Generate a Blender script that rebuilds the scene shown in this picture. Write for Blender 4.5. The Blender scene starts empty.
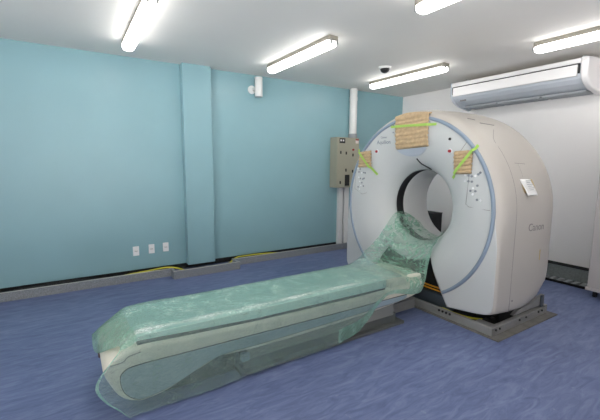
import bpy, bmesh, math, random
from mathutils import Vector, Matrix, noise
random.seed(7)
PI = math.pi
scene = bpy.context.scene
COL = scene.collection
V3 = Vector

# ------------------------------------------------------------------ helpers
def srgb(r, g, b):
    f = lambda c: (c/12.92 if c <= .04045 else ((c+.055)/1.055)**2.4)
    return (f(r/255), f(g/255), f(b/255), 1.0)

def mat(name, col, rough=.5, metal=0.0, spec=.5, bump=0.0, bscale=60.0, vary=0.0, vscale=6.0, coat=0.0):
    m = bpy.data.materials.new(name); m.use_nodes = True
    nt = m.node_tree; b = nt.nodes['Principled BSDF']
    b.inputs['Base Color'].default_value = col
    b.inputs['Roughness'].default_value = rough
    b.inputs['Metallic'].default_value = metal
    b.inputs['Specular IOR Level'].default_value = spec
    b.inputs['Coat Weight'].default_value = coat
    tc = nt.nodes.new('ShaderNodeTexCoord')
    if vary:
        n = nt.nodes.new('ShaderNodeTexNoise'); n.inputs['Scale'].default_value = vscale; n.inputs['Detail'].default_value = 5
        nt.links.new(tc.outputs['Object'], n.inputs['Vector'])
        r = nt.nodes.new('ShaderNodeValToRGB')
        r.color_ramp.elements[0].position = .3; r.color_ramp.elements[1].position = .7
        r.color_ramp.elements[0].color = [c*(1-vary) for c in col[:3]]+[1]
        r.color_ramp.elements[1].color = [min(1, c*(1+vary)) for c in col[:3]]+[1]
        nt.links.new(n.outputs['Fac'], r.inputs['Fac']); nt.links.new(r.outputs['Color'], b.inputs['Base Color'])
    if bump:
        n2 = nt.nodes.new('ShaderNodeTexNoise'); n2.inputs['Scale'].default_value = bscale; n2.inputs['Detail'].default_value = 4
        nt.links.new(tc.outputs['Object'], n2.inputs['Vector'])
        bp = nt.nodes.new('ShaderNodeBump'); bp.inputs['Strength'].default_value = bump; bp.inputs['Distance'].default_value = .01
        nt.links.new(n2.outputs['Fac'], bp.inputs['Height']); nt.links.new(bp.outputs['Normal'], b.inputs['Normal'])
    return m

def emit(name, col, s):
    m = bpy.data.materials.new(name); m.use_nodes = True
    b = m.node_tree.nodes['Principled BSDF']
    b.inputs['Base Color'].default_value = (.8, .8, .8, 1)
    b.inputs['Emission Color'].default_value = col; b.inputs['Emission Strength'].default_value = s
    return m

def obj(name, bm, m, parent=None, smooth=False, loc=None):
    me = bpy.data.meshes.new(name); bm.normal_update(); bm.to_mesh(me); bm.free()
    for mm in (m if isinstance(m, (list, tuple)) else [m]): me.materials.append(mm)
    if smooth:
        for p in me.polygons: p.use_smooth = True
    o = bpy.data.objects.new(name, me); COL.objects.link(o)
    if loc is not None: o.location = loc
    if parent is not None:
        o.parent = parent
        q = parent; off = V3((0, 0, 0))
        while q is not None: off += V3(q.location); q = q.parent
        o.location = V3(o.location) - off   # geometry is written in world space
    return o

def tag(o, label, cat, group=None, kind=None):
    o['label'] = label; o['category'] = cat
    if group: o['group'] = group
    if kind: o['kind'] = kind
    return o

def thing(name, label, cat, loc=(0, 0, 0), group=None):
    o = bpy.data.objects.new(name, None); COL.objects.link(o); o.location = loc
    o.empty_display_size = .1
    return tag(o, label, cat, group)

def struct(name, bm, m, smooth=False):
    o = obj(name, bm, m, None, smooth); o['kind'] = 'structure'; return o

def dup(root, loc, label):
    r = root.copy(); COL.objects.link(r); r.location = loc; r['label'] = label
    for ch in list(root.children):
        c = ch.copy(); COL.objects.link(c); c.parent = r
        for g in ch.children:
            d = g.copy(); COL.objects.link(d); d.parent = c
    return r

def box(bm, x0, x1, y0, y1, z0, z1, bev=0.0, seg=2, mi=0):
    vs = [bm.verts.new((x, y, z)) for x in (x0, x1) for y in (y0, y1) for z in (z0, z1)]
    F = [(0, 1, 3, 2), (4, 6, 7, 5), (0, 4, 5, 1), (2, 3, 7, 6), (0, 2, 6, 4), (1, 5, 7, 3)]
    fs = [bm.faces.new([vs[i] for i in f]) for f in F]
    for f in fs: f.material_index = mi
    if bev:
        es = list({e for f in fs for e in f.edges})
        r = bmesh.ops.bevel(bm, geom=es, offset=bev, segments=seg, profile=.5, affect='EDGES')
        for f in r['faces']: f.material_index = mi
    return bm

def B(*a, **k):
    return box(bmesh.new(), *a, **k)

def cyl(bm, p0, p1, r0, r1=None, n=20, mi=0, caps=True):
    r1 = r0 if r1 is None else r1
    p0, p1 = V3(p0), V3(p1); d = (p1-p0).normalized()
    a = d.orthogonal().normalized(); b = d.cross(a)
    L = []
    for p, r in ((p0, r0), (p1, r1)):
        L.append([bm.verts.new(p+a*math.cos(2*PI*i/n)*r+b*math.sin(2*PI*i/n)*r) for i in range(n)])
    for i in range(n):
        f = bm.faces.new((L[0][i], L[0][(i+1) % n], L[1][(i+1) % n], L[1][i])); f.material_index = mi
    if caps:
        bm.faces.new(L[0][::-1]).material_index = mi; bm.faces.new(L[1]).material_index = mi
    return bm

def tube(bm, pts, r, n=8):
    pts = [V3(p) for p in pts]; L = []
    for i, p in enumerate(pts):
        d = (pts[min(i+1, len(pts)-1)]-pts[max(i-1, 0)]).normalized()
        a = d.cross(V3((0, 0, 1)));  a = d.orthogonal() if a.length < 1e-4 else a
        a.normalize(); b = d.cross(a)
        L.append([bm.verts.new(p+a*math.cos(2*PI*k/n)*r+b*math.sin(2*PI*k/n)*r) for k in range(n)])
    for i in range(len(L)-1):
        for k in range(n):
            bm.faces.new((L[i][k], L[i][(k+1) % n], L[i+1][(k+1) % n], L[i+1][k]))
    bm.faces.new(L[0][::-1]); bm.faces.new(L[-1])
    return bm

def spline(pts, n=8):
    pts = [V3(p) for p in pts]; out = []
    for i in range(len(pts)-1):
        p0, p1, p2, p3 = pts[max(i-1, 0)], pts[i], pts[i+1], pts[min(i+2, len(pts)-1)]
        for k in range(n):
            t = k/n
            out.append(.5*((2*p1)+(p2-p0)*t+(2*p0-5*p1+4*p2-p3)*t*t+(3*p1-p0-3*p2+p3)*t**3))
    return out+[pts[-1]]

def grid(bm, rows, closed=False, mi=0, keep=None):
    G = [[bm.verts.new(p) for p in r] for r in rows]
    n = len(rows[0])
    for i in range(len(G)-1):
        for k in range(n if closed else n-1):
            if keep and not keep(i, k): continue
            f = bm.faces.new((G[i][k], G[i][(k+1) % n], G[i+1][(k+1) % n], G[i+1][k])); f.material_index = mi
    return G

def prism_y(bm, prof, y0, y1, bev=0.0, seg=3):
    a = [bm.verts.new((x, y0, z)) for x, z in prof]; b = [bm.verts.new((x, y1, z)) for x, z in prof]
    n = len(prof)
    fa = bm.faces.new(a); fb = bm.faces.new(b[::-1])
    for i in range(n): bm.faces.new((a[(i+1) % n], a[i], b[i], b[(i+1) % n]))
    bmesh.ops.recalc_face_normals(bm, faces=bm.faces)
    if bev:
        es = list(fa.edges)+list(fb.edges)
        bmesh.ops.bevel(bm, geom=es, offset=bev, segments=seg, profile=.5, affect='EDGES')
    return bm

def smooth_loop(prof, n=4):
    P = [V3((x, 0, z)) for x, z in prof]; N = len(P); out = []
    for i in range(N):
        p0, p1, p2, p3 = P[i-1], P[i], P[(i+1) % N], P[(i+2) % N]
        for k in range(n):
            t = k/n
            q = .5*((2*p1)+(p2-p0)*t+(2*p0-5*p1+4*p2-p3)*t*t+(3*p1-p0-3*p2+p3)*t**3)
            out.append((q.x, q.z))
    return out

def lerp_tab(tab, x):
    if x <= tab[0][0]: return tab[0][1]
    for (a, u), (b, v) in zip(tab, tab[1:]):
        if x <= b: return u+(v-u)*(x-a)/(b-a)
    return tab[-1][1]

def sstep(a, b, x):
    t = max(0, min(1, (x-a)/(b-a))); return t*t*(3-2*t)

def text_mesh(s, size):
    cu = bpy.data.curves.new('t', 'FONT'); cu.body = s; cu.size = size
    o = bpy.data.objects.new('t', cu); COL.objects.link(o)
    dg = bpy.context.evaluated_depsgraph_get(); me = bpy.data.meshes.new_from_object(o.evaluated_get(dg))
    bpy.data.objects.remove(o); bpy.data.curves.remove(cu)
    return me

def text_obj(name, s, size, fn, m, parent, thick=.0015):
    """letters laid on a surface; fn maps (u, v, lift) to a point"""
    me = text_mesh(s, size); bm = bmesh.new(); bm.from_mesh(me); bpy.data.meshes.remove(me)
    fs = bm.faces[:]
    r = bmesh.ops.extrude_face_region(bm, geom=fs)
    top = {v for v in r['geom'] if isinstance(v, bmesh.types.BMVert)}
    for v in bm.verts:
        v.co = fn(v.co.x, v.co.y, thick if v in top else 0.0)
    return obj(name, bm, m, parent)

# ------------------------------------------------------------------ camera
F, PITCH, YAW, ROLL, CH = 363.09, .12779, 1.00416, .0060, 1.51105
fw = V3((math.cos(YAW)*math.cos(PITCH), math.sin(YAW)*math.cos(PITCH), -math.sin(PITCH)))
rt = V3((math.sin(YAW), -math.cos(YAW), 0)); up = rt.cross(fw)
rt2 = rt*math.cos(ROLL)+up*math.sin(ROLL); up2 = up*math.cos(ROLL)-rt*math.sin(ROLL)
cam_d = bpy.data.cameras.new('camera'); cam = bpy.data.objects.new('camera', cam_d); COL.objects.link(cam)
cam_d.sensor_width = 36; cam_d.lens = F/600*36; cam_d.clip_start = .02
M = Matrix((rt2, up2, -fw)).transposed().to_4x4(); M.translation = V3((0, 0, CH)); cam.matrix_world = M
scene.camera = cam

# ------------------------------------------------------------------ materials
def floor_mat():
    m = bpy.data.materials.new('blue vinyl floor'); m.use_nodes = True
    nt = m.node_tree; N = nt.nodes; L = nt.links; b = N['Principled BSDF']
    tc = N.new('ShaderNodeTexCoord'); mp = N.new('ShaderNodeMapping')
    mp.inputs['Rotation'].default_value = (0, 0, math.radians(-20)); mp.inputs['Scale'].default_value = (2.6, 12, 1)
    L.new(tc.outputs['Object'], mp.inputs['Vector'])
    n1 = N.new('ShaderNodeTexNoise'); n1.inputs['Scale'].default_value = 1.5; n1.inputs['Detail'].default_value = 7
    n1.inputs['Roughness'].default_value = .65; n1.inputs['Distortion'].default_value = 1.2
    L.new(mp.outputs['Vector'], n1.inputs['Vector'])
    r = N.new('ShaderNodeValToRGB'); e = r.color_ramp.elements
    e[0].position = .28; e[0].color = srgb(84, 96, 134); e[1].position = .72; e[1].color = srgb(124, 137, 172)
    x = e.new(.5); x.color = srgb(103, 116, 155)
    L.new(n1.outputs['Fac'], r.inputs['Fac'])
    n2 = N.new('ShaderNodeTexNoise'); n2.inputs['Scale'].default_value = .9; n2.inputs['Detail'].default_value = 3
    L.new(tc.outputs['Object'], n2.inputs['Vector'])
    r2 = N.new('ShaderNodeValToRGB'); r2.color_ramp.elements[0].position = .35; r2.color_ramp.elements[1].position = .7
    r2.color_ramp.elements[0].color = (.86, .86, .87, 1); r2.color_ramp.elements[1].color = (1.06, 1.05, 1.03, 1)
    L.new(n2.outputs['Fac'], r2.inputs['Fac'])
    mx = N.new('ShaderNodeMix'); mx.data_type = 'RGBA'; mx.blend_type = 'MULTIPLY'; mx.inputs[0].default_value = 1
    L.new(r.outputs['Color'], mx.inputs[6]); L.new(r2.outputs['Color'], mx.inputs[7])
    # pale dusty specks
    n3 = N.new('ShaderNodeTexNoise'); n3.inputs['Scale'].default_value = 14; n3.inputs['Detail'].default_value = 6
    L.new(tc.outputs['Object'], n3.inputs['Vector'])
    r3 = N.new('ShaderNodeValToRGB'); r3.color_ramp.elements[0].position = .68; r3.color_ramp.elements[1].position = .80
    L.new(n3.outputs['Fac'], r3.inputs['Fac'])
    mx2 = N.new('ShaderNodeMix'); mx2.data_type = 'RGBA'; mx2.inputs[7].default_value = srgb(170, 176, 190)
    ml = N.new('ShaderNodeMath'); ml.operation = 'MULTIPLY'; ml.inputs[1].default_value = .5
    L.new(r3.outputs['Color'], ml.inputs[0]); L.new(ml.outputs[0], mx2.inputs[0]); L.new(mx.outputs[2], mx2.inputs[6])
    L.new(mx2.outputs[2], b.inputs['Base Color'])
    b.inputs['Roughness'].default_value = .42; b.inputs['Specular IOR Level'].default_value = .35
    return m

def film_mat(name, col, a0, a1, fine=30, white=.6, thru=.3):
    m = bpy.data.materials.new(name); m.use_nodes = True
    nt = m.node_tree; N = nt.nodes; L = nt.links; b = N['Principled BSDF']
    tc = N.new('ShaderNodeTexCoord')
    def nz(sc, det, dist, typ='FBM'):
        n = N.new('ShaderNodeTexNoise'); n.noise_type = typ; n.inputs['Scale'].default_value = sc; n.inputs['Detail'].default_value = det
        n.inputs['Distortion'].default_value = dist; L.new(tc.outputs['Object'], n.inputs['Vector']); return n
    def mr(src, i0, i1, o0, o1):
        q = N.new('ShaderNodeMapRange'); L.new(src, q.inputs[0])
        for k, v in zip((1, 2, 3, 4), (i0, i1, o0, o1)): q.inputs[k].default_value = v
        return q.outputs[0]
    big = nz(6, 6, 1.2); ridge = nz(fine, 5, .8)
    # crease glints painted white where the fine noise crosses its middle value
    sub = N.new('ShaderNodeMath'); sub.operation = 'SUBTRACT'; sub.inputs[1].default_value = .5; L.new(ridge.outputs['Fac'], sub.inputs[0])
    ab = N.new('ShaderNodeMath'); ab.operation = 'ABSOLUTE'; L.new(sub.outputs[0], ab.inputs[0])
    line = mr(ab.outputs[0], 0, .05, 1, 0)
    patch = mr(big.outputs['Fac'], .42, .66, 0, 1)
    cr = N.new('ShaderNodeMath'); cr.operation = 'MULTIPLY'; L.new(line, cr.inputs[0]); L.new(patch, cr.inputs[1])
    mx = N.new('ShaderNodeMix'); mx.data_type = 'RGBA'; mx.inputs[6].default_value = col; mx.inputs[7].default_value = srgb(246, 252, 249)
    w = N.new('ShaderNodeMath'); w.operation = 'MULTIPLY'; w.inputs[1].default_value = white; L.new(cr.outputs[0], w.inputs[0])
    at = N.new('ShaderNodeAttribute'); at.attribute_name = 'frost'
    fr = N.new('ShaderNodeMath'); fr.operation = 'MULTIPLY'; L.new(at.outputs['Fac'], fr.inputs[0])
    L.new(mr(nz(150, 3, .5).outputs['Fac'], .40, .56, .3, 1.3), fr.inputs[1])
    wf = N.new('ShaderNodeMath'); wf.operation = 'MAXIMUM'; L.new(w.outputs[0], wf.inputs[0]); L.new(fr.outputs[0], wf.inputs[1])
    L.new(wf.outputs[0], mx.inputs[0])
    al = mr(big.outputs['Fac'], .35, .68, a0, a1)
    ad = N.new('ShaderNodeMath'); ad.operation = 'ADD'; ad.use_clamp = True; L.new(al, ad.inputs[0])
    w2 = N.new('ShaderNodeMath'); w2.operation = 'MULTIPLY'; w2.inputs[1].default_value = .35*white; L.new(cr.outputs[0], w2.inputs[0])
    L.new(w2.outputs[0], ad.inputs[1])
    am = N.new('ShaderNodeMath'); am.operation = 'MAXIMUM'; L.new(ad.outputs[0], am.inputs[0])
    f8 = N.new('ShaderNodeMath'); f8.operation = 'MULTIPLY'; f8.inputs[1].default_value = .9; L.new(fr.outputs[0], f8.inputs[0]); L.new(f8.outputs[0], am.inputs[1])
    bp = N.new('ShaderNodeBump'); bp.inputs['Strength'].default_value = 1.0; bp.inputs['Distance'].default_value = .02
    L.new(ridge.outputs['Fac'], bp.inputs['Height'])
    N.remove(b)
    df = N.new('ShaderNodeBsdfDiffuse'); tl = N.new('ShaderNodeBsdfTranslucent'); tr = N.new('ShaderNodeBsdfTransparent'); gl = N.new('ShaderNodeBsdfGlossy')
    L.new(mx.outputs[2], df.inputs['Color']); L.new(mx.outputs[2], tl.inputs['Color'])
    tr.inputs['Color'].default_value = (.93, .98, .96, 1); gl.inputs['Roughness'].default_value = .16
    L.new(bp.outputs['Normal'], df.inputs['Normal']); L.new(bp.outputs['Normal'], gl.inputs['Normal'])
    m1 = N.new('ShaderNodeMixShader'); m1.inputs[0].default_value = thru; L.new(df.outputs[0], m1.inputs[1]); L.new(tl.outputs[0], m1.inputs[2])
    m2 = N.new('ShaderNodeMixShader'); L.new(am.outputs[0], m2.inputs[0]); L.new(tr.outputs[0], m2.inputs[1]); L.new(m1.outputs[0], m2.inputs[2])
    fn = N.new('ShaderNodeFresnel'); fn.inputs['IOR'].default_value = 1.45; L.new(bp.outputs['Normal'], fn.inputs['Normal'])
    fm = N.new('ShaderNodeMath'); fm.operation = 'MULTIPLY'; fm.use_clamp = True; fm.inputs[1].default_value = 1.5; L.new(fn.outputs[0], fm.inputs[0])
    fc = N.new('ShaderNodeMath'); fc.operation = 'MINIMUM'; fc.inputs[1].default_value = .6; L.new(fm.outputs[0], fc.inputs[0])
    m3 = N.new('ShaderNodeMixShader'); L.new(fc.outputs[0], m3.inputs[0]); L.new(m2.outputs[0], m3.inputs[1]); L.new(gl.outputs[0], m3.inputs[2])
    L.new(m3.outputs[0], N['Material Output'].inputs['Surface'])
    return m

M_teal = mat('teal gloss wall paint', srgb(143, 181, 189), .33, spec=.4, bump=.04, bscale=18, vary=.025, vscale=2.0)
M_white = mat('white wall paint', srgb(240, 237, 236), .55, vary=.015, vscale=2)
M_ceil = mat('ceiling paint', srgb(242, 238, 232), .7, vary=.015, vscale=1.5)
M_floor = floor_mat()
M_gran = mat('grey granite kerb', srgb(138, 142, 146), .5, vary=.22, vscale=90)
M_gran2 = mat('dark granite kerb', srgb(116, 122, 122), .5, vary=.18, vscale=60)
M_dirt = mat('dirty channel concrete', srgb(58, 58, 58), .9, vary=.3, vscale=14)
M_edge = mat('pale kerb edge', srgb(196, 196, 190), .6)
M_gray = mat('warm white scanner shell', srgb(184, 179, 172), .48)
M_face = mat('pale grey scanner face', srgb(192, 195, 195), .42)
M_bore = mat('scanner bore white', srgb(204, 205, 205), .42)
M_blue = mat('blue grey trim', srgb(132, 147, 164), .4)
M_disp = mat('display plate', srgb(178, 187, 198), .3)
M_black = mat('black plastic', srgb(24, 24, 26), .45)
M_dblack = mat('dark interior', srgb(14, 14, 15), .8)
M_seam = mat('panel seam', srgb(120, 118, 116), .6)
M_red = mat('red button', srgb(150, 28, 36), .35)
M_btn = mat('button grey', srgb(128, 134, 142), .45)
M_btn2 = mat('button white', srgb(226, 228, 230), .45)
M_ink = mat('grey ink', srgb(112, 120, 134), .5)
M_inkd = mat('dark grey ink', srgb(128, 125, 124), .5)
M_steel = mat('galvanised frame', srgb(144, 144, 142), .5, metal=.25, vary=.08, vscale=8)
M_steelb = mat('blue grey beam', srgb(84, 92, 100), .45, metal=.3)
M_orange = mat('orange cable', srgb(232, 160, 40), .5)
M_grout = mat('worn grout sheet', srgb(106, 104, 100), .8, vary=.2, vscale=12)
M_cream = mat('cream couch shell', srgb(212, 210, 196), .42, coat=.1)
M_panel = mat('blue grey couch panel', srgb(146, 164, 172), .4)
M_skirt = mat('grey brown skirt', srgb(134, 136, 130), .55)
M_skirt2 = mat('dark skirt', srgb(86, 90, 88), .6)
M_pad = mat('mint couch pad', srgb(170, 206, 199), .5)
M_kraft = mat('crumpled kraft paper', srgb(186, 162, 128), .85, bump=.5, bscale=50, vary=.14, vscale=30)
M_tape = mat('lime tape', srgb(160, 200, 92), .45)
M_paper = mat('white paper', srgb(240, 240, 238), .7, bump=.3, bscale=30)
M_tan = mat('tan tape', srgb(190, 168, 122), .6)
M_acw = mat('white fascia', srgb(236, 234, 234), .4)
M_acg = mat('grey underside plastic', srgb(196, 202, 210), .4)
M_acd = mat('grille grey', srgb(160, 164, 168), .55)
M_lamp = emit('lit diffuser', (1.0, .985, .96, 1), 6.0)
M_lbase = mat('lamp base grey', srgb(150, 146, 134), .5)
M_clip = mat('steel clip', srgb(170, 170, 168), .3, metal=.7)
M_box = mat('beige grey enamel', srgb(168, 166, 148), .45)
M_pvc = mat('white pvc', srgb(232, 232, 230), .4)
M_cable = mat('yellow green cable', srgb(206, 200, 60), .5)
M_plate = mat('white switch plate', srgb(236, 236, 236), .35)
M_cab = mat('off white cabinet', srgb(180, 176, 176), .45)
F_top = film_mat('green film over pad', srgb(188, 236, 224), .42, .56, 40, .8)
F_side = film_mat('clear green film skirt', srgb(176, 212, 200), .26, .32, 45, .25)
F_bore = film_mat('green film in bore', srgb(178, 242, 212), .22, .46, 15, .9, .5)
F_edge = F_top; F_flap = film_mat('film flap', srgb(170, 228, 204), .40, .54, 40, .6, .4)

# ------------------------------------------------------------------ room
H, WY, WX = 2.8, 5.086, 5.598
X0, Y0 = -2.2, -2.4
struct('floor', B(X0-.1, WX+.3, Y0-.1, WY+.3, -.1, 0), M_floor)
struct('ceiling', B(X0-.1, WX+.3, Y0-.1, WY+.3, H, H+.1), M_ceil)
bm = B(X0, WX, WY, WY+.2, .105, H); box(bm, X0, WX, WY+.12, WY+.2, 0, .105, mi=1)
struct('wall_left', bm, [M_teal, M_dirt])
bm = B(WX, WX+.2, Y0, WY+.2, .19, H); box(bm, WX+.1, WX+.2, Y0, WY+.2, 0, .19, mi=1)
struct('wall_back', bm, [M_white, M_dirt])
def holed(ax, pos, lo, hi, h0, h1, z0, z1):
    bm = bmesh.new()
    for a, b, c, d in ((lo, h0, 0, H), (h1, hi, 0, H), (h0, h1, 0, z0), (h0, h1, z1, H)):
        if ax == 'x': box(bm, pos-.1, pos, a, b, c, d)
        else: box(bm, a, b, pos-.1, pos, c, d)
    return bm
def fill_window(name, ax, pos, h0, h1, z0, z1):
    bm = bmesh.new(); n = 4
    def bx(a, b, c, d, t0, t1, mi):
        if ax == 'x': box(bm, pos+t0, pos+t1, a, b, c, d, mi=mi)
        else: box(bm, a, b, pos+t0, pos+t1, c, d, mi=mi)
    bx(h0, h1, z0, z0+.05, -.08, -.02, 0); bx(h0, h1, z1-.05, z1, -.08, -.02, 0)
    for i in range(n+1):
        c = h0+.025+(h1-h0-.05)*i/n; bx(c-.025, c+.025, z0+.05, z1-.05, -.08, -.02, 0)
    bx(h0+.05, h1-.05, z0+.05, z1-.05, -.052, -.048, 1)
    struct(name, bm, [M_acw, M_glass])
M_glass = mat('window glass', (1, 1, 1, 1), .05); M_glass.node_tree.nodes['Principled BSDF'].inputs['Alpha'].default_value = .08
struct('wall_right', holed('y', Y0, X0-.1, WX+.3, -1.2, 2.2, .25, 2.5), M_white)
struct('wall_front', holed('x', X0, Y0-.1, WY+.3, -1.4, 2.4, .25, 2.5), M_white)
fill_window('fill_window_1', 'y', Y0, -1.2, 2.2, .25, 2.5); fill_window('fill_window_2', 'x', X0, -1.4, 2.4, .25, 2.5)  # unseen windows, added to let in light and brighten the ceiling
struct('pillar', B(1.33, 1.715, 4.966, WY+.01, .10, H, bev=.006), M_teal)

bm = bmesh.new()
KY = 4.905
box(bm, X0, 1.10, KY, KY+.035, 0, .1); box(bm, 2.0, WX-.2, KY+.03, KY+.065, 0, .1)
box(bm, 1.075, 2.0, 4.735, 4.77, 0, .105); box(bm, 1.075, 1.11, 4.77, KY+.035, 0, .105); box(bm, 1.965, 2.0, 4.77, KY+.065, 0, .105)
for a in ((X0, 1.075, KY, KY+.012), (2.03, WX-.2, KY+.03, KY+.042), (1.075, 2.0, 4.735, 4.747)):
    box(bm, a[0], a[1], a[2]-.001, a[3], .1+(.005 if a[2] < 4.8 else 0), .103+(.005 if a[2] < 4.8 else 0), mi=1)
struct('baseboard_left', bm, [M_gran, M_edge])
bm = B(5.44, 5.475, .2, WY-.15, 0, .19); box(bm, 5.435, 5.475, .2, WY-.15, .19, .2, mi=1)
struct('baseboard_back', bm, [M_gran2, M_dblack])
bm = B(5.25, 5.44, .2, WY-.15, 0, .008, mi=1)
y = .24
while y < WY-.2:
    # slanted bars of the channel cover
    v = [bm.verts.new(p) for p in ((5.265, y, .03), (5.265, y+.05, .03), (5.43, y+.05, .03), (5.43, y, .03),
                                   (5.265, y, .008), (5.265, y+.05, .008), (5.43, y+.05, .008), (5.43, y, .008))]
    for f in ((3, 2, 1, 0), (0, 1, 5, 4), (1, 2, 6, 5), (2, 3, 7, 6), (3, 0, 4, 7)): bm.faces.new([v[i] for i in f]).material_index = 0
    y += .085
box(bm, 5.25, 5.262, .2, WY-.15, 0, .03, mi=1)
struct('trim_1', bm, [M_gran, M_dblack])

# ------------------------------------------------------------------ gantry
YC, ZC, XF = 2.633, 1.056, 3.04
ZB = 1.06
R_UP = [(3.04, .945), (3.055, .962), (3.08, .985), (3.11, 1.0), (3.15, 1.010), (3.24, 1.016), (3.5, 1.024), (3.75, 1.024), (3.9, 1.012), (3.97, .99), (4.02, .95), (4.04, .90)]
R_LO = [(3.04, .985), (3.055, 1.0), (3.08, 1.006), (3.15, 1.012), (3.24, 1.016), (3.5, 1.024), (3.75, 1.024), (3.9, 1.012), (3.97, .99), (4.02, .95), (4.04, .90)]
Z_BOT = [(3.04, .10), (3.3, .075), (3.5, .07), (3.65, .09), (3.75, .13), (3.85, .20), (3.95, .27), (4.04, .33)]

def rho(x, phi):
    c, s = math.cos(phi), math.sin(phi)
    w = sstep(.05, -.3, s)
    R = lerp_tab(R_UP, x)*(1-w)+lerp_tab(R_LO, x)*w
    if s >= 0: return R
    h = ZC-lerp_tab(Z_BOT, x)
    a = min(R/max(abs(c), 1e-4), 20)
    b = h/-s if abs(c) < 1e-3 else (s+math.sqrt(s*s+.4*c*c*h))/(.2*c*c)
    b = min(b, 20)
    return (a**-36+b**-36)**(-1/36)

def gp(x, phi, r=None):
    r = rho(x, phi) if r is None else r
    return V3((x, YC+r*math.cos(phi), ZC+r*math.sin(phi)))

NP = 360
PH = [2*PI*i/NP - PI/2 for i in range(NP)]
def ang_down(phi):
    d = (phi+PI/2) % (2*PI)
    return d if d <= PI else d-2*PI
WEDGE = math.radians(31)

gantry = thing('ct_scanner', 'large white ring shaped scanner gantry with open bore standing on a steel base frame', 'scanner', (3.5, YC, 0))
xs = [3.04, 3.047, 3.055, 3.067, 3.08, 3.095, 3.11, 3.13, 3.15, 3.19, 3.24, 3.3, 3.4, 3.5, 3.6, 3.7, 3.75, 3.8, 3.85, 3.9, 3.94, 3.97, 3.995, 4.02, 4.04]
bm = bmesh.new()
G = grid(bm, [[gp(x, p) for p in PH] for x in xs], closed=True,
         keep=lambda i, k: not (xs[i] < 3.9 and abs(ang_down(PH[k])) < WEDGE))
loose = [v for v in bm.verts if not v.link_faces]
for v in loose: bm.verts.remove(v)
body = obj('body_shell', bm, M_gray, gantry, smooth=True)

# front face: dish that runs into the bore
def xprof(r):
    return lerp_tab([(.39, 3.29), (.40, 3.258), (.415, 3.226), (.434, 3.19), (.46, 3.156), (.50, 3.122), (.55, 3.096), (.62, 3.068), (.70, 3.048), (.78, 3.040), (.95, 3.038)], r)
def face_pt(phi, r, lift=0.0):
    k = sstep(.39, .9, r); zc = ZB*(1-k)+ZC*k
    return V3((xprof(r)-lift, YC+r*math.cos(phi), zc+r*math.sin(phi)))
def face_yz(y, z, lift=0.0):
    r = math.hypot(y-YC, z-ZC); return V3((xprof(r)-lift, y, z))
RS = [.39, .393, .397, .403, .41, .42, .432, .446, .46, .48, .50, .525, .55, .57, .60, .63, .66, .72, .78, .85, .90, .928]
bm = bmesh.new()
rows = [[face_pt(p, r) for p in PH] for r in RS]
rows.append([gp(3.04, p, max(.934, rho(3.04, p)-.012)) for p in PH]); rows.append([gp(3.04, p) for p in PH])
nr = len(rows)
grid(bm, rows, closed=True, keep=lambda i, k: not (i >= RS.index(.57) and abs(ang_down(PH[k])) < WEDGE))
for v in [v for v in bm.verts if not v.link_faces]: bm.verts.remove(v)
bmesh.ops.recalc_face_normals(bm, faces=bm.faces)
face = obj('front_panel', bm, M_face, gantry, smooth=True)
sm = face.modifiers.new('thickness', 'SOLIDIFY'); sm.thickness = .012; sm.offset = 1
# trim ring
bm = bmesh.new()
ringsec = [(.915, 3.041), (.916, 3.029), (.920, 3.025), (.940, 3.025), (.947, 3.030), (.949, 3.044)]
prow = []
for p in PH:
    if abs(ang_down(p)) < WEDGE: continue
    prow.append(p)
prow.sort(key=lambda p: (p+PI/2) % (2*PI))
grid(bm, [[V3((x, YC+r*math.cos(p), ZC+r*math.sin(p))) for r, x in ringsec] for p in prow])
bmesh.ops.recalc_face_normals(bm, faces=bm.faces)
obj('trim_ring', bm, M_blue, gantry, smooth=True)
# bore
def ringsurf(secs, n=96):
    bm = bmesh.new()
    grid(bm, [[V3((x, YC+r*math.cos(2*PI*i/n), ZB+r*math.sin(2*PI*i/n))) for i in range(n)] for x, r in secs], closed=True)
    for f in bm.faces: f.normal_flip()
    return bm
obj('bore_window', ringsurf([(3.275, .393), (3.28, .396), (3.41, .396), (3.416, .391)]), M_black, gantry, smooth=True)
obj('bore_liner', ringsurf([(3.41, .3925), (3.416, .39), (3.5, .39), (3.62, .39), (3.70, .391), (3.77, .397), (3.84, .415), (3.91, .45), (3.97, .50), (4.01, .55), (4.04, .62)]), M_bore, gantry, smooth=True)
bm = bmesh.new()
grid(bm, [[V3((4.04, YC+.62*math.cos(p), ZB+.62*math.sin(p))) for p in PH], [gp(4.045, p, (.62+rho(4.04, p))/2) for p in PH], [gp(4.04, p) for p in PH]], closed=True)
obj('back_cover', bm, M_gray, gantry, smooth=True)
# dark machinery ring behind the face
bm = bmesh.new(); n = 64
def pr(x, r): return [V3((x, YC+r*math.cos(2*PI*i/n), ZC+r*math.sin(2*PI*i/n))) for i in range(n)]
grid(bm, [pr(3.22, .52), pr(3.22, .90), pr(3.75, .90), pr(3.75, .52), pr(3.22, .52)], closed=True)
obj('inner_drum', bm, M_dblack, gantry)
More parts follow.
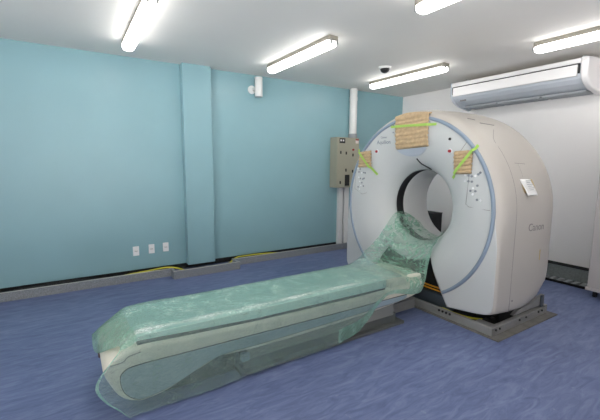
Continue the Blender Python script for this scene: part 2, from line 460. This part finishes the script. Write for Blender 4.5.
# display plate (half disc under the top), panels, buttons
bm = bmesh.new()
pts = []
for i in range(25):
    a = PI+PI*i/24; pts.append((2.645+.205*math.cos(a), 1.705+.115*math.sin(a)))
va = [bm.verts.new(face_yz(y, z, .001)) for y, z in pts]; vb = [bm.verts.new(face_yz(y, z, .007)) for y, z in pts]
bm.faces.new(vb); n = len(pts)
for i in range(n): bm.faces.new((va[i], va[(i+1) % n], vb[(i+1) % n], vb[i]))
bmesh.ops.recalc_face_normals(bm, faces=bm.faces)
obj('display_plate', bm, M_disp, gantry)
def stud(y, z, r, h, m, name, parent, n=16):
    p = face_yz(y, z); return obj(name, cyl(bmesh.new(), p, p-V3((h, 0, 0)), r, r*.85, n), m, parent)
for y, z in ((3.121, 1.653), (2.160, 1.634)):
    b = stud(y, z, .024, .006, M_btn2, 'emergency_button', gantry); b['label'] = 'red emergency stop button on a pale collar'
    stud(y, z, .017, .018, M_red, 'button_cap', b)
stud(2.167, 1.746, .014, .008, M_black, 'indicator', gantry)
def seam(pts, name='panel_seam', r=.0022, m=None, par=None):
    return obj(name, tube(bmesh.new(), pts, r, 5), m or M_seam, par or gantry)
# left control field
def control(side):
    if side > 0:
        outline = [(3.47, 1.47), (3.49, 1.20), (3.36, 1.14), (3.29, 1.16)]
        keys = [(3.44, 1.452), (3.40, 1.445), (3.42, 1.41), (3.37, 1.40), (3.335, 1.405), (3.31, 1.40), (3.42, 1.345), (3.39, 1.33), (3.35, 1.325), (3.40, 1.295),
                (3.365, 1.28), (3.33, 1.335), (3.38, 1.245), (3.34, 1.24), (3.43, 1.225), (3.405, 1.20)]
    else:
        outline = [(1.95, 1.41), (1.975, 1.15), (1.94, 1.128), (1.735, 1.117)]
        keys = [(1.99, 1.415), (1.955, 1.41), (1.925, 1.405), (1.89, 1.41), (1.862, 1.425), (1.845, 1.44), (1.99, 1.36), (1.955, 1.36), (1.92, 1.358),
                (1.905, 1.30), (1.93, 1.275), (1.88, 1.275), (1.905, 1.245), (1.865, 1.325), (1.86, 1.20), (1.825, 1.198)]
    pnl = seam([face_yz(y, z, .001) for y, z in outline], 'control_panel', .002, M_seam)
    for i, (y, z) in enumerate(keys):
        k = stud(y, z, .0115 if side < 0 else .010, .006, M_btn if i % 3 else M_btn2, 'button', pnl, 12)
        if i % 3 == 0 and side < 0:
            pass
    return pnl
control(1); control(-1)
seam([face_yz(2.13, 1.52, .001), face_yz(2.09, 1.58, .001), face_yz(1.99, 1.71, .001)])
seam([face_yz(2.88, 1.93, .001), face_yz(2.88, 1.90, .001)], 'mark', .006, M_ink); seam([face_yz(2.88, 1.86, .001), face_yz(2.88, 1.845, .001)], 'mark', .006, M_ink)
# curved laser slot above the bore
seam([face_pt(math.radians(a), r, .002) for a, r in ((93, .51), (95, .48), (98, .455), (104, .438), (111, .426))], 'laser_slot', .008, M_black)
# names on the face: small maker line over the model line
fx = lambda y0, z0: (lambda u, v, l: face_yz(y0-u, z0+v, .001+l))
text_obj('model_lettering', 'Aquilion', .062, fx(3.125, 1.735), M_ink, gantry)
text_obj('maker_lettering', 'Canon', .034, fx(3.065, 1.797), M_ink, gantry)
# side wall: maker name, seams, latch, screw
def side_y(x, z):
    lo, hi = -PI, -PI+1.2   # right-hand side of the shell as the camera sees it
    best = None
    s = (z-ZC)
    R = lerp_tab(R_UP, x)
    if s > 0: return YC-math.sqrt(max(R*R-s*s, 0))
    w = sstep(.05, -.3, s/1.02); R = R*(1-w)+lerp_tab(R_LO, x)*w
    return YC-R
def side_pt(x, z, l=0.0):
    e = .004; y = side_y(x, z)
    nx = (side_y(x+e, z)-side_y(x-e, z))/(2*e); nz = (side_y(x, z+e)-side_y(x, z-e))/(2*e)
    nrm = V3((nx, -1, nz)).normalized()
    return V3((x, y, z))+nrm*l
text_obj('maker_name', 'Canon', .098, lambda u, v, l: side_pt(3.455+u*1.08, .917+v-.02*u, .0005+l), M_inkd, gantry)
seam([side_pt(3.248, z, -.0005) for z in [.2+.03*i for i in range(50)]], r=.002)
seam([side_pt(3.248+.3*sstep(1.70, 1.95, 1.70+.02*i), 1.70+.02*i, -.0005) for i in range(8)], r=.002)
seam([side_pt(3.36+.02*i, 1.525-.001*i, -.0005) for i in range(9)], r=.0025)
seam([side_pt(3.41, 1.525-.03*i, -.0005) for i in range(5)], r=.0015)
seam([side_pt(3.705, .62+.02*i, .0) for i in range(6)], 'latch', .006, M_tan)
p = side_pt(3.285, .30); obj('screw', cyl(bmesh.new(), p, p-V3((0, .004, 0)), .008, n=12), M_inkd, gantry)
for a, b, zz in ((3.33, 3.52, 1.90), (3.25, 3.33, 1.945)):
    seam([side_pt(a+(b-a)*i/8, zz-.012*i/8, .0005) for i in range(9)], 'vent_slot', .005, M_inkd)
# steel base frame, brackets, floor-side machinery
bf = bmesh.new()
box(bf, 3.045, 3.085, 1.64, 3.62, .010, .082, bev=.004); box(bf, 3.99, 4.04, 1.64, 3.62, .012, .10, bev=.004)
box(bf, 3.085, 3.99, 1.64, 1.69, .010, .082, bev=.004); box(bf, 3.07, 3.99, 3.57, 3.62, .012, .10, bev=.004)
box(bf, 3.05, 3.15, 1.645, 1.82, .074, .086)
frame = obj('base_frame', bf, M_steel, gantry)
obj('frame_floor', B(3.07, 3.99, 1.69, 3.57, .010, .03), M_dblack, frame)
for x in (3.10, 3.16, 3.50, 3.62, 3.86, 3.93):
    obj('bolt', cyl(bmesh.new(), (x, 1.64, .06), (x, 1.632, .06), .010, n=8), M_black, frame)
for y in (2.06, 2.10, 2.14, 2.18):
    obj('bolt', cyl(bmesh.new(), (3.046, y, .065), (3.038, y, .065), .012, n=8), M_black, frame)
bk = bmesh.new()
v0 = [(3.44, .104), (4.02, .104), (4.02, .20), (3.88, .19), (3.74, .16), (3.52, .14)]
prism_y(bk, v0, 1.665, 1.70)
obj('side_bracket', bk, M_steel, gantry)
obj('rear_foot', B(3.93, 3.97, 1.645, 1.665, .09, .21, bev=.004), M_steelb, gantry)
obj('cross_beam', B(3.15, 3.21, 2.12, 2.95, .05, .175, bev=.006), M_steelb, gantry)
for k in range(2):
    obj('power_cable', tube(bmesh.new(), spline([(3.19, 2.1, .205+.03*k), (3.18, 2.3, .20+.032*k), (3.18, 2.55, .205+.03*k), (3.19, 2.9, .21+.03*k)], 6), .009, 8), M_orange, gantry)
obj('floor_cable', tube(bmesh.new(), spline([(3.3, 1.8, .045), (3.16, 1.95, .05), (3.15, 2.2, .05), (3.3, 2.5, .05)], 6), .010, 8), M_cable, gantry)
for x, y in ((3.20, 1.78), (3.27, 1.76), (3.36, 1.80)):
    obj('terminal_block', B(x-.03, x+.03, y-.02, y+.03, .03, .085, bev=.003), M_black, gantry)
struct('trim_2', B(3.015, 4.10, 1.565, 3.7, 0, .010), M_grout)

# ------------------------------------------------------------------ couch
couch = thing('patient_couch', 'long low cream patient couch with grey side panel leading into the scanner bore', 'couch', (1.4, 2.52, 0))
prof = smooth_loop([(.264, .070), (.185, .120), (.135, .20), (.097, .30), (.108, .345), (.15, .38), (.286, .418), (.6, .405), (1.09, .388), (1.82, .378), (2.46, .382), (2.80, .392), (2.87, .36),
                    (2.80, .275), (2.6, .235), (2.1, .20), (1.5, .185), (1.09, .187), (.9, .195), (.79, .20), (.65, .155), (.46, .085), (.34, .064)], 5)
obj('body', prism_y(bmesh.new(), prof, 2.24, 2.80, .028, 4), M_cream, couch)
pp = smooth_loop([(.27, .092), (.205, .15), (.182, .235), (.2, .285), (.275, .306), (.6, .304), (1.09, .30), (1.876, .292), (2.5, .292), (2.62, .285), (2.5, .25), (1.8, .232), (1.09, .222), (.86, .225), (.72, .205),
                  (.60, .158), (.458, .108), (.34, .088)], 5)
sp = obj('side_panel', prism_y(bmesh.new(), pp, 2.232, 2.25, .003, 2), M_panel, couch)
obj('panel_groove', tube(bmesh.new(), [(x, 2.238, z) for x, z in pp+[pp[0]]], .0045, 6), M_black, sp)
obj('seam_line', tube(bmesh.new(), spline([(.13, 2.236, .345), (.2, 2.2355, .35), (.23, 2.2355, .375), (.30, 2.236, .385)], 5), .003, 5), M_inkd, couch)
obj('end_handle', B(.088, .108, 2.52, 2.60, .27, .33, bev=.006), mat('dark brown handle', srgb(92, 72, 68), .5), couch)
cr = bmesh.new(); box(cr, .285, 2.365, 2.264, 2.76, .37, .455, bev=.006)
cradle = obj('cradle', cr, M_black, couch)
pd = obj('pad', prism_y(bmesh.new(), [(.275, .446), (.275, .470), (.285, .477), (2.36, .477), (2.37, .470), (2.37, .396), (1.1, .404), (.6, .428)], 2.260, 2.765, .008, 3), M_pad, couch)
obj('cradle_end', B(2.42, 2.86, 2.262, 2.76, .36, .452, bev=.02, seg=3), M_cream, couch)
obj('slot_strip', B(2.44, 2.47, 2.60, 2.75, .445, .456, bev=.003), M_black, couch)
obj('base_plate', B(.95, 2.62, 2.25, 2.90, 0, .028, bev=.004), M_skirt2, couch)
obj('skirt', B(1.0, 2.50, 2.275, 2.78, .10, .235, bev=.012), M_skirt, couch)
obj('lower_skirt', B(.98, 2.55, 2.295, 2.78, .02, .11, bev=.008), M_skirt2, couch)
obj('base_rail', B(2.25, 3.015, 2.46, 2.80, 0, .10, bev=.004), M_steel, couch)
obj('connector', B(.96, 1.02, 2.262, 2.30, .10, .16, bev=.006), M_panel, couch)
obj('lift_column', B(.45, .95, 2.36, 2.72, .0, .20, bev=.01), M_dblack, couch)

# ------------------------------------------------------------------ plastic film
def arc(x, r, degs):
    return [V3((x, YC+r*math.sin(math.radians(a)), ZB-r*math.cos(math.radians(a)))) for a in degs]
S = [
 [(.215, 2.195, .02), (.05, 2.20, .25), (.19, 2.225, .445), (.075, 2.48, .33), (.066, 2.76, .335), (.08, 2.83, .26)],
 [(.24, 2.20, .02), (.17, 2.205, .24), (.235, 2.235, .46), (.19, 2.5, .455), (.16, 2.77, .405), (.18, 2.83, .25)],
 [(.30, 2.205, .02), (.30, 2.215, .23), (.30, 2.248, .482), (.29, 2.5, .492), (.30, 2.775, .480), (.30, 2.83, .25)],
 [(.7, 2.205, .018), (.7, 2.222, .23), (.7, 2.248, .480), (.7, 2.5, .490), (.7, 2.785, .478), (.7, 2.84, .25)],
 [(1.2, 2.225, .03), (1.2, 2.226, .22), (1.2, 2.248, .479), (1.2, 2.5, .490), (1.2, 2.785, .478), (1.2, 2.84, .25)],
 [(1.72, 2.225, .03), (1.72, 2.226, .22), (1.72, 2.248, .478), (1.72, 2.5, .490), (1.72, 2.79, .478), (1.72, 2.84, .27)],
 [(2.02, 2.215, .10), (2.03, 2.22, .26), (2.05, 2.248, .478), (2.08, 2.5, .490), (2.1, 2.80, .478), (2.1, 2.85, .30)],
 [(2.34, 2.215, .34), (2.36, 2.225, .39), (2.4, 2.255, .475), (2.4, 2.5, .492), (2.38, 2.80, .482), (2.36, 2.87, .40)],
 [(2.78, 2.205, .30), (2.78, 2.22, .39), (2.74, 2.32, .455), (2.68, 2.55, .50), (2.66, 2.78, .55), (2.62, 2.89, .52)],
 [(2.98, 2.27, .60), (2.98, 2.34, .57), (2.99, 2.48, .53), (2.99, 2.66, .53), (2.98, 2.84, .60), (2.96, 2.95, .71)],
 arc(3.12, .452, (-50, -35, -14, 12, 38, 56)),
 arc(3.26, .388, (-54, -36, -14, 12, 45, 72)),
 arc(3.42, .380, (-54, -36, -14, 12, 45, 70)),
 arc(3.60, .380, (-40, -30, -14, 8, 30, 50)),
]
SEG = [10, 8, 16, 16, 8]
def resample(keys):
    out = []
    kk = spline(keys, 16)
    for s, cnt in enumerate(SEG):
        for k in range(cnt):
            t = 16*(s+k/cnt); i = int(t); f = t-i
            out.append(kk[i].lerp(kk[min(i+1, len(kk)-1)], f))
    out.append(kk[-1]); return out
sec = [resample(s) for s in S]
ROWS = []
for i in range(len(sec)-1):
    d = max((a-b).length for a, b in zip(sec[i], sec[i+1])); n = max(4, int(d/.022))
    for k in range(n):
        t = k/n
        row = []
        for j in range(len(sec[0])):
            p0, p1, p2, p3 = sec[max(i-1, 0)][j], sec[i][j], sec[i+1][j], sec[min(i+2, len(sec)-1)][j]
            # centripetal-ish: damped tangents keep the sheet from overshooting uneven sections
            d12 = (p2-p1).length+1e-5
            m1 = (p2-p0)/((p1-p0).length+d12)*d12 if i > 0 else p2-p1
            m2 = (p3-p1)/((p3-p2).length+d12)*d12 if i+2 < len(sec) else p2-p1
            h00, h10, h01, h11 = 2*t**3-3*t*t+1, t**3-2*t*t+t, -2*t**3+3*t*t, t**3-t*t
            row.append(p1*h00+m1*h10+p2*h01+m2*h11)
        ROWS.append((row, i+t))
ROWS.append((sec[-1], len(sec)-1.0))
bm = bmesh.new()
NJ = len(sec[0]); rows = []
for r, s in ROWS:
    out = []
    for j, p in enumerate(r):
        top = 18 <= j <= 50
        crease = noise.noise(V3((p.x*9, p.y*9, p.z*9)))*.5+abs(noise.noise(V3((p.x*22+5, p.y*14, p.z*22))))*.5
        amp = .006 if (top and s < 7.3) else .014 if s < 7.3 else .018
        if s > 10: amp = .006
        q = V3(p)
        if s < 7.5 and not top:
            fold = math.sin(p.x*23+2*noise.noise(V3((p.x*3, 0, 1))))*.010*max(0, 1-p.z/.4)
            q.y += (-(abs(crease)*amp)-abs(fold)) if p.y < 2.5 else abs(crease)*amp
        elif s < 7.5: q.z += abs(crease)*amp*1.2
        elif s < 9: q += V3((-.5, 0, .8))*crease*amp
        else:
            d = V3((0, YC-q.y, ZB-q.z)).normalized(); q += d*abs(crease)*amp
            if s < 9.6: q.x -= abs(crease)*amp
        q.z = max(q.z, .006)
        out.append(q)
    rows.append(out)
fl = bm.verts.layers.float.new('frost')
Gf = [[bm.verts.new(p) for p in r] for r in rows]
for i in range(len(Gf)-1):
    for k in range(NJ-1):
        f = bm.faces.new((Gf[i][k], Gf[i+1][k], Gf[i+1][k+1], Gf[i][k+1])); s = ROWS[i][1]
        f.material_index = 4 if k < 7 and 5.2 < s < 10.5 else 2 if s >= 7.6 else (4 if s < 1.6 and (17 <= k <= 51 or s < .12) else 0 if 18 <= k <= 51 else 1)
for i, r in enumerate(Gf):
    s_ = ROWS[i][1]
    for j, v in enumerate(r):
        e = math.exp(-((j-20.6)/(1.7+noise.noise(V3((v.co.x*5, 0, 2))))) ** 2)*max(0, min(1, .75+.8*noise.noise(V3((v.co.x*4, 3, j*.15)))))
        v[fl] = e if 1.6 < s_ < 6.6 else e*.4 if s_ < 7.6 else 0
film = obj('plastic_sheet', bm, [F_top, F_side, F_bore, F_edge, F_flap], None, smooth=True)
tag(film, 'crinkled translucent green plastic sheet draped over the couch and into the scanner bore', 'plastic sheet')

# ------------------------------------------------------------------ taped kraft pads
def pad(name, label, y0, y1, z0, z1, nz, shear, fold, tape, tw, lift=.012):
    root = thing(name, label, 'paper pad', (3.02, (y0+y1)/2, (z0+z1)/2), 'kraft pads taped to the scanner face')
    bm = bmesh.new(); NU, NV = 26, 30; R = []
    for j in range(NV+1):
        v = j/NV; row = []
        for i in range(NU+1):
            u = i/NU
            y = y0+(y1-y0)*u; z = z0+(z1-z0)*v+shear*(u-.5)
            r = math.hypot(y-YC, z-ZC)
            wob = abs(math.sin(v*nz*PI+.6*noise.noise(V3((u*4, v*3, y0)))))*.017+noise.noise(V3((u*9, v*9, y0*5)))*.007
            y += noise.noise(V3((v*6, y0, 3)))*.006*(2*u-1)
            lim = .955
            if r > lim and fold:
                e = r-lim                      # bend back over the rim
                d = V3((0, y-YC, z-ZC))/r
                row.append(V3((3.005+e, YC, ZC))+d*(lim+.014+wob*.4+.15*min(e, .1)))
            else:
                row.append(face_yz(y, z, lift+wob))
        R.append(row)
    grid(bm, R); bmesh.ops.recalc_face_normals(bm, faces=bm.faces)
    p = obj('paper', bm, M_kraft, root, smooth=True)
    sm = p.modifiers.new('thickness', 'SOLIDIFY'); sm.thickness = .012; sm.offset = 0
    (ya, za), (yb, zb) = tape
    d = V3((0, yb-ya, zb-za)); L = d.length; d.normalize(); nn = V3((0, -d.z, d.y)); bm = bmesh.new(); R = []
    for i in range(21):
        t = i/20; c = V3((0, ya, za))+d*L*t
        inside = (min(y0, y1)-.01 < c.y < max(y0, y1)+.01) and z0-.01 < c.z < z1+.01
        lf = lift+.027 if inside else .012
        R.append([face_yz(c.y+nn.y*w, c.z+nn.z*w, lf) for w in (-tw/2, 0, tw/2)])
    grid(bm, R); bmesh.ops.recalc_face_normals(bm, faces=bm.faces)
    t = obj('tape', bm, M_tape, root); t.modifiers.new('thickness', 'SOLIDIFY').thickness = .002
    t['label'] = 'lime green tape strip'
    return root
pad('kraft_pad', 'large crumpled brown paper pad taped over the top rim of the scanner face', 2.825, 2.405, 1.68, 2.055, 9, 0.02, True, ((2.905, 1.912), (2.315, 1.895)), .024)
pad('kraft_pad', 'small brown paper pad taped on the left of the scanner face below the lettering', 3.398, 3.20, 1.472, 1.655, 5, .012, False, ((3.42, 1.682), (3.125, 1.385)), .026)
pad('kraft_pad', 'small brown paper pad taped on the right of the scanner face beside the red button', 2.097, 1.92, 1.428, 1.63, 6, .01, False, ((1.872, 1.678), (2.13, 1.38)), .026)

# paper note on the shell's side
note = thing('paper_note', 'white paper note taped to the curved right side of the scanner', 'note', tuple(side_pt(3.45, 1.32)))
bm = bmesh.new(); R = []
for j in range(9):
    v = j/8; R.append([side_pt(3.35+.17*u/6+.035*(1-v), 1.238+.145*v-.004*u/6, .006+.006*math.sin(v*5+u)+(.02*(1-v)**3)) for u in range(7)])
grid(bm, R); bmesh.ops.recalc_face_normals(bm, faces=bm.faces)
o = obj('sheet', bm, M_paper, note, smooth=True); o.modifiers.new('thickness', 'SOLIDIFY').thickness = .001
for j in range(6):
    z = 1.285+.016*j; obj('text_line', tube(bmesh.new(), [side_pt(3.40+.035*(1-(z-1.252)/.142)+.03*i, z, .017+.02*(1-(z-1.252)/.142)**3) for i in range(3+j % 2)], .0018, 4), M_btn, o)
bm = bmesh.new(); grid(bm, [[side_pt(x, z, .004) for x in (3.335+.05*(1-(z-1.252)/.142), 3.36+.05*(1-(z-1.252)/.142))] for z in (1.26, 1.30, 1.34)])
obj('tape', bm, M_tan, note)
bm = bmesh.new(); grid(bm, [[side_pt(x, z, .004) for x in (3.51+.05*(1-(z-1.252)/.142), 3.54+.05*(1-(z-1.252)/.142))] for z in (1.28, 1.33, 1.38)])
obj('tape', bm, M_tan, note)

# ------------------------------------------------------------------ ceiling lights
def make_light(loc, label):
    t = thing('ceiling_light', label, 'ceiling light', loc, 'fluorescent ceiling lights')
    x, y, z = loc; hl = .685
    obj('lamp_base', B(x-.058, x+.058, y-hl, y+hl, z-.052, z, bev=.006), M_lbase, t)
    bm = bmesh.new(); sec = [(-.058, -.045), (-.060, -.065), (-.054, -.092), (-.036, -.105), (0, -.109), (.036, -.105), (.054, -.092), (.060, -.065), (.058, -.045)]
    R = []
    for yy, k in ((-hl+.005, .80), (-hl+.02, .95), (-hl+.045, 1), (hl-.045, 1), (hl-.02, .95), (hl-.005, .80)):
        R.append([V3((x+a*k, y+yy, z-.045+(b+.045)*k)) for a, b in sec])
    G = grid(bm, R); bm.faces.new(G[0]); bm.faces.new(G[-1][::-1])
    bmesh.ops.recalc_face_normals(bm, faces=bm.faces)
    obj('diffuser', bm, M_lamp, t, smooth=True)
    for s in (-1, 1):
        for dx in (-.035, .035):
            obj('clip', B(x+dx-.011, x+dx+.011, y+s*hl-.012, y+s*hl+.012, z-.085, z-.04, bev=.003), M_clip, t)
    return t
LT = [(.625, 3.775, 'lit ceiling light nearest the left side of the room'),
      (2.36, 3.775, 'lit ceiling light between the teal pillar and the scanner'),
      (4.18, 3.775, 'lit ceiling light beside the dark ceiling dome, above the scanner'),
      (2.45, 1.41, 'ceiling light cut off by the top edge of the photograph at right'),
      (4.32, 1.41, 'lit ceiling light beside the air conditioner, at the right edge'),
      (.625, 1.41, 'unseen ceiling light overhead, added for its light')]  # unseen lamp carrying the row on, added to brighten the room
l0 = make_light((LT[0][0], LT[0][1], H), LT[0][2])
for x, y, lb in LT[1:]: dup(l0, (x, y, H), lb)

# ------------------------------------------------------------------ air conditioner
ac = thing('air_conditioner', 'long white and grey ceiling mounted air conditioner along the white wall', 'air conditioner', (5.3, 2.7, 2.70))
apf = [(5.06, 2.715), (5.05, 2.70), (5.045, 2.62), (5.05, 2.545), (5.075, 2.505), (5.13, 2.46), (5.22, 2.42), (5.33, 2.398), (5.55, 2.39), (5.56, 2.40), (5.56, 2.715)]
obj('casing', prism_y(bmesh.new(), apf, 1.93, 3.60), M_acg, ac)
# white front fascia in two bands with the outlet slot between
fz = bmesh.new(); box(fz, 5.02, 5.06, 1.935, 3.60, 2.672, 2.722, bev=.004); box(fz, 5.03, 5.06, 1.97, 3.585, 2.535, 2.660, bev=.004)
fas = obj('fascia', fz, M_acw, ac)
for y0, y1 in ((1.945, 1.965), (3.583, 3.598)): obj('outlet_slot', B(5.033, 5.05, y0, y1, 2.56, 2.66), M_black, fas)
obj('outlet_gap', B(5.037, 5.05, 1.95, 3.59, 2.658, 2.674), M_black, fas)
obj('top_plate', B(5.03, 5.57, 1.93, 3.62, 2.716, 2.728, bev=.003), M_acw, ac)
for (y0, y1) in ((1.95, 2.44), (2.46, 3.02), (3.04, 3.52)):
    g = bmesh.new(); box(g, 5.27, 5.54, y0, y1, 2.384, 2.402)
    for k in range(9): box(g, 5.285+.028*k, 5.297+.028*k, y0+.01, y1-.01, 2.376, 2.386)
    obj('intake_grille', g, M_acd, ac)
ec = [(5.045, 2.735), (5.02, 2.70), (5.02, 2.60), (5.035, 2.52), (5.09, 2.455), (5.20, 2.405), (5.33, 2.382), (5.56, 2.378), (5.57, 2.735)]
obj('end_cap', prism_y(bmesh.new(), smooth_loop(ec, 3), 1.86, 1.935, .02, 3), M_acw, ac)
obj('end_cap', prism_y(bmesh.new(), smooth_loop(ec, 3), 3.60, 3.62, .006, 2), M_acg, ac)
for y in (2.0, 3.5): obj('hanger', B(5.25, 5.30, y-.02, y+.02, 2.725, H), M_clip, ac)
obj('badge', B(5.096, 5.12, 3.41, 3.50, 2.462, 2.477), M_inkd, ac)

# ------------------------------------------------------------------ small fittings
dm = thing('ceiling_dome', 'small black dome camera on a white ring on the ceiling', 'dome camera', (3.68, 3.68, H))
obj('mount', cyl(bmesh.new(), (3.68, 3.68, H), (3.68, 3.68, H-.025), .085, .075, 28), M_pvc, dm)
bm = bmesh.new(); bmesh.ops.create_uvsphere(bm, u_segments=24, v_segments=12, radius=.062)
for v in bm.verts: v.co = V3((3.68, 3.68, H-.025))+V3((v.co.x, v.co.y, v.co.z*.9 if v.co.z < 0 else v.co.z*.15))
obj('dome', bm, M_black, dm, smooth=True)

sk = thing('wall_speaker', 'small white cylinder speaker fixed high on the teal wall', 'speaker', (2.41, 4.95, 2.6))
bm = cyl(bmesh.new(), (2.42, 4.945, 2.475), (2.42, 4.945, 2.745), .056, n=28); obj('body', bm, M_pvc, sk)
obj('cone', cyl(bmesh.new(), (2.42, 4.945, 2.468), (2.42, 4.945, 2.476), .048, n=24), M_acd, sk)
bm = cyl(bmesh.new(), (2.37, WY, 2.585), (2.37, WY-.02, 2.585), .06, n=24); cyl(bm, (2.38, WY-.02, 2.59), (2.41, 4.97, 2.60), .02, n=12)
obj('bracket', bm, M_pvc, sk)

eb = thing('electrical_panel', 'beige metal electrical box on the teal wall partly behind the scanner', 'electrical box', (4.08, 4.98, 1.1))
obj('housing', B(3.845, 4.33, 4.90, WY, 1.10, 1.955, bev=.004), M_box, eb)
dr = obj('cover', B(3.855, 4.325, 4.886, 4.902, 1.11, 1.945, bev=.003), M_box, eb)
obj('nameplate', B(3.89, 4.01, 4.882, 4.888, 1.855, 1.935), M_black, dr)
for k in range(2): obj('symbol', B(3.905+.05*k, 3.935+.05*k, 4.880, 4.883, 1.885, 1.915), M_pvc, dr)
obj('sticker', B(4.245, 4.31, 4.882, 4.888, 1.86, 1.91), mat('white red sticker', srgb(226, 214, 210), .5), dr)
obj('sticker_band', B(4.245, 4.31, 4.882, 4.8885, 1.91, 1.935), M_red, dr)
for x, z in ((3.92, 1.70), (4.04, 1.69), (4.04, 1.40), (3.92, 1.19), (4.19, 1.66), (4.19, 1.38)):
    obj('catch', B(x-.014, x+.014, 4.880, 4.888, z-.025, z+.025, bev=.003), M_black, dr)
obj('vent', B(4.02, 4.12, 4.882, 4.888, 1.13, 1.32), M_black, dr)
obj('knob', cyl(bmesh.new(), (4.19, 4.887, 1.75), (4.19, 4.87, 1.75), .018, n=14), M_red, dr)
cd = thing('conduit_pipe', 'thick white pipe running from the ceiling down to the electrical box', 'pipe', (4.27, 5.0, 1.955))
obj('pipe', cyl(bmesh.new(), (4.275, 5.005, 1.955), (4.275, 5.005, H), .066, n=24), M_pvc, cd, smooth=False)
obj('collar', cyl(bmesh.new(), (4.275, 5.005, 1.955), (4.275, 5.005, 2.03), .076, n=24), M_acd, cd)
obj('coupling', cyl(bmesh.new(), (4.275, 5.005, 2.60), (4.275, 5.005, 2.66), .071, n=24), M_pvc, cd)
tk = tag(obj('cable_duct', B(4.01, 4.10, WY-.06, WY, .0, 1.10, bev=.004), M_pvc), 'left white cable duct below the electrical box', 'cable duct', 'white ducts below the electrical box')
tk = tag(obj('cable_duct', B(4.14, 4.24, WY-.06, WY, .0, 1.10, bev=.004), M_pvc), 'right white cable duct below the electrical box, next to the scanner', 'cable duct', 'white ducts below the electrical box')

def outlet(x, z, label):
    t = thing('wall_outlet', label, 'outlet', (x, WY, z), 'outlets low on the teal wall')
    obj('plate', B(x-.037, x+.037, WY-.010, WY, z-.062, z+.062, bev=.004), M_plate, t)
    s = obj('socket', B(x-.022, x+.022, WY-.013, WY-.009, z-.016, z+.016, bev=.002), M_pvc, t)
    for k in (-1, 0, 1): obj('hole', cyl(bmesh.new(), (x+.012*k, WY-.0125, z), (x+.012*k, WY-.0140, z), .004, n=8), M_black, s)
    return t
outlet(.687, .356, 'white wall outlet farthest from the pillar'); outlet(.879, .363, 'middle white wall outlet of three on teal wall')
outlet(1.062, .367, 'white wall outlet nearest the teal pillar')

c1 = obj('cable', tube(bmesh.new(), spline([(.35, 5.0, .06), (.62, 4.97, .09), (.82, 4.97, .10), (.95, 4.96, .112), (1.06, 4.95, .112), (1.16, 4.90, .10), (1.26, 4.87, .06)], 8), .010, 8), M_cable)
tag(c1, 'yellow cable looping out of the wall channel left of the pillar', 'cable')
c2 = obj('cable', tube(bmesh.new(), spline([(1.90, 4.90, .06), (2.05, 5.0, .10), (2.16, 5.0, .11), (2.4, 5.0, .108), (2.7, 5.0, .09), (3.0, 5.02, .05)], 8), .010, 8), M_cable)
tag(c2, 'yellow cable lying in the wall channel right of the pillar', 'cable')
c3 = obj('cable', tube(bmesh.new(), spline([(-1.0, 5.0, .06), (-.4, 4.98, .10), (-.15, 4.97, .112), (.05, 4.98, .105), (.25, 5.0, .06)], 8), .010, 8), M_black)
tag(c3, 'black cable lying on the wall channel at the left edge', 'cable')

cb = thing('equipment_cabinet', 'tall off-white cabinet on casters at the right edge', 'cabinet', (5.17, 1.2, 0))
obj('housing', B(4.965, 5.40, .85, 1.632, .115, 1.95, bev=.008), M_cab, cb)
obj('plinth', B(4.95, 5.41, .84, 1.645, .085, .118, bev=.004), M_cab, cb)
for x, y in ((5.03, 1.57), (5.33, 1.57), (5.03, .92), (5.33, .92)):
    bm = cyl(bmesh.new(), (x, y-.014, .035), (x, y+.014, .035), .035, n=18); box(bm, x-.018, x+.018, y-.02, y+.02, .04, .09)
    obj('caster', bm, M_black, cb)
bb = thing('black_equipment_box', 'black box on the floor seen through the scanner bore', 'box', (5.1, 4.0, 0))
obj('case', B(4.97, 5.22, 3.785, 4.25, .03, .705, bev=.01), M_black, bb)
obj('lid', B(4.965, 5.225, 3.78, 4.255, .70, .712, bev=.003), M_dblack, bb)
for x, y in ((5.0, 3.82), (5.19, 3.82), (5.0, 4.21), (5.19, 4.21)):
    obj('foot', cyl(bmesh.new(), (x, y, 0), (x, y, .035), .02, n=12), M_dblack, bb)

# ------------------------------------------------------------------ world and view
w = bpy.data.worlds.new('world'); scene.world = w; w.use_nodes = True
wn = w.node_tree.nodes; wl = w.node_tree.links     # pale sky, with an added bright lower half that lights the ceiling
tcw = wn.new('ShaderNodeTexCoord'); sx = wn.new('ShaderNodeSeparateXYZ'); wl.new(tcw.outputs['Generated'], sx.inputs[0])
wr = wn.new('ShaderNodeMapRange'); wl.new(sx.outputs['Z'], wr.inputs[0])
for k, v in zip((1, 2, 3, 4), (-.03, .03, 4.5, .8)): wr.inputs[k].default_value = v
wn['Background'].inputs[0].default_value = (1, .985, .96, 1); wl.new(wr.outputs[0], wn['Background'].inputs[1])
scene.view_settings.view_transform = 'Standard'; scene.view_settings.look = 'None'
scene.view_settings.exposure = .9; scene.view_settings.gamma = 1.0
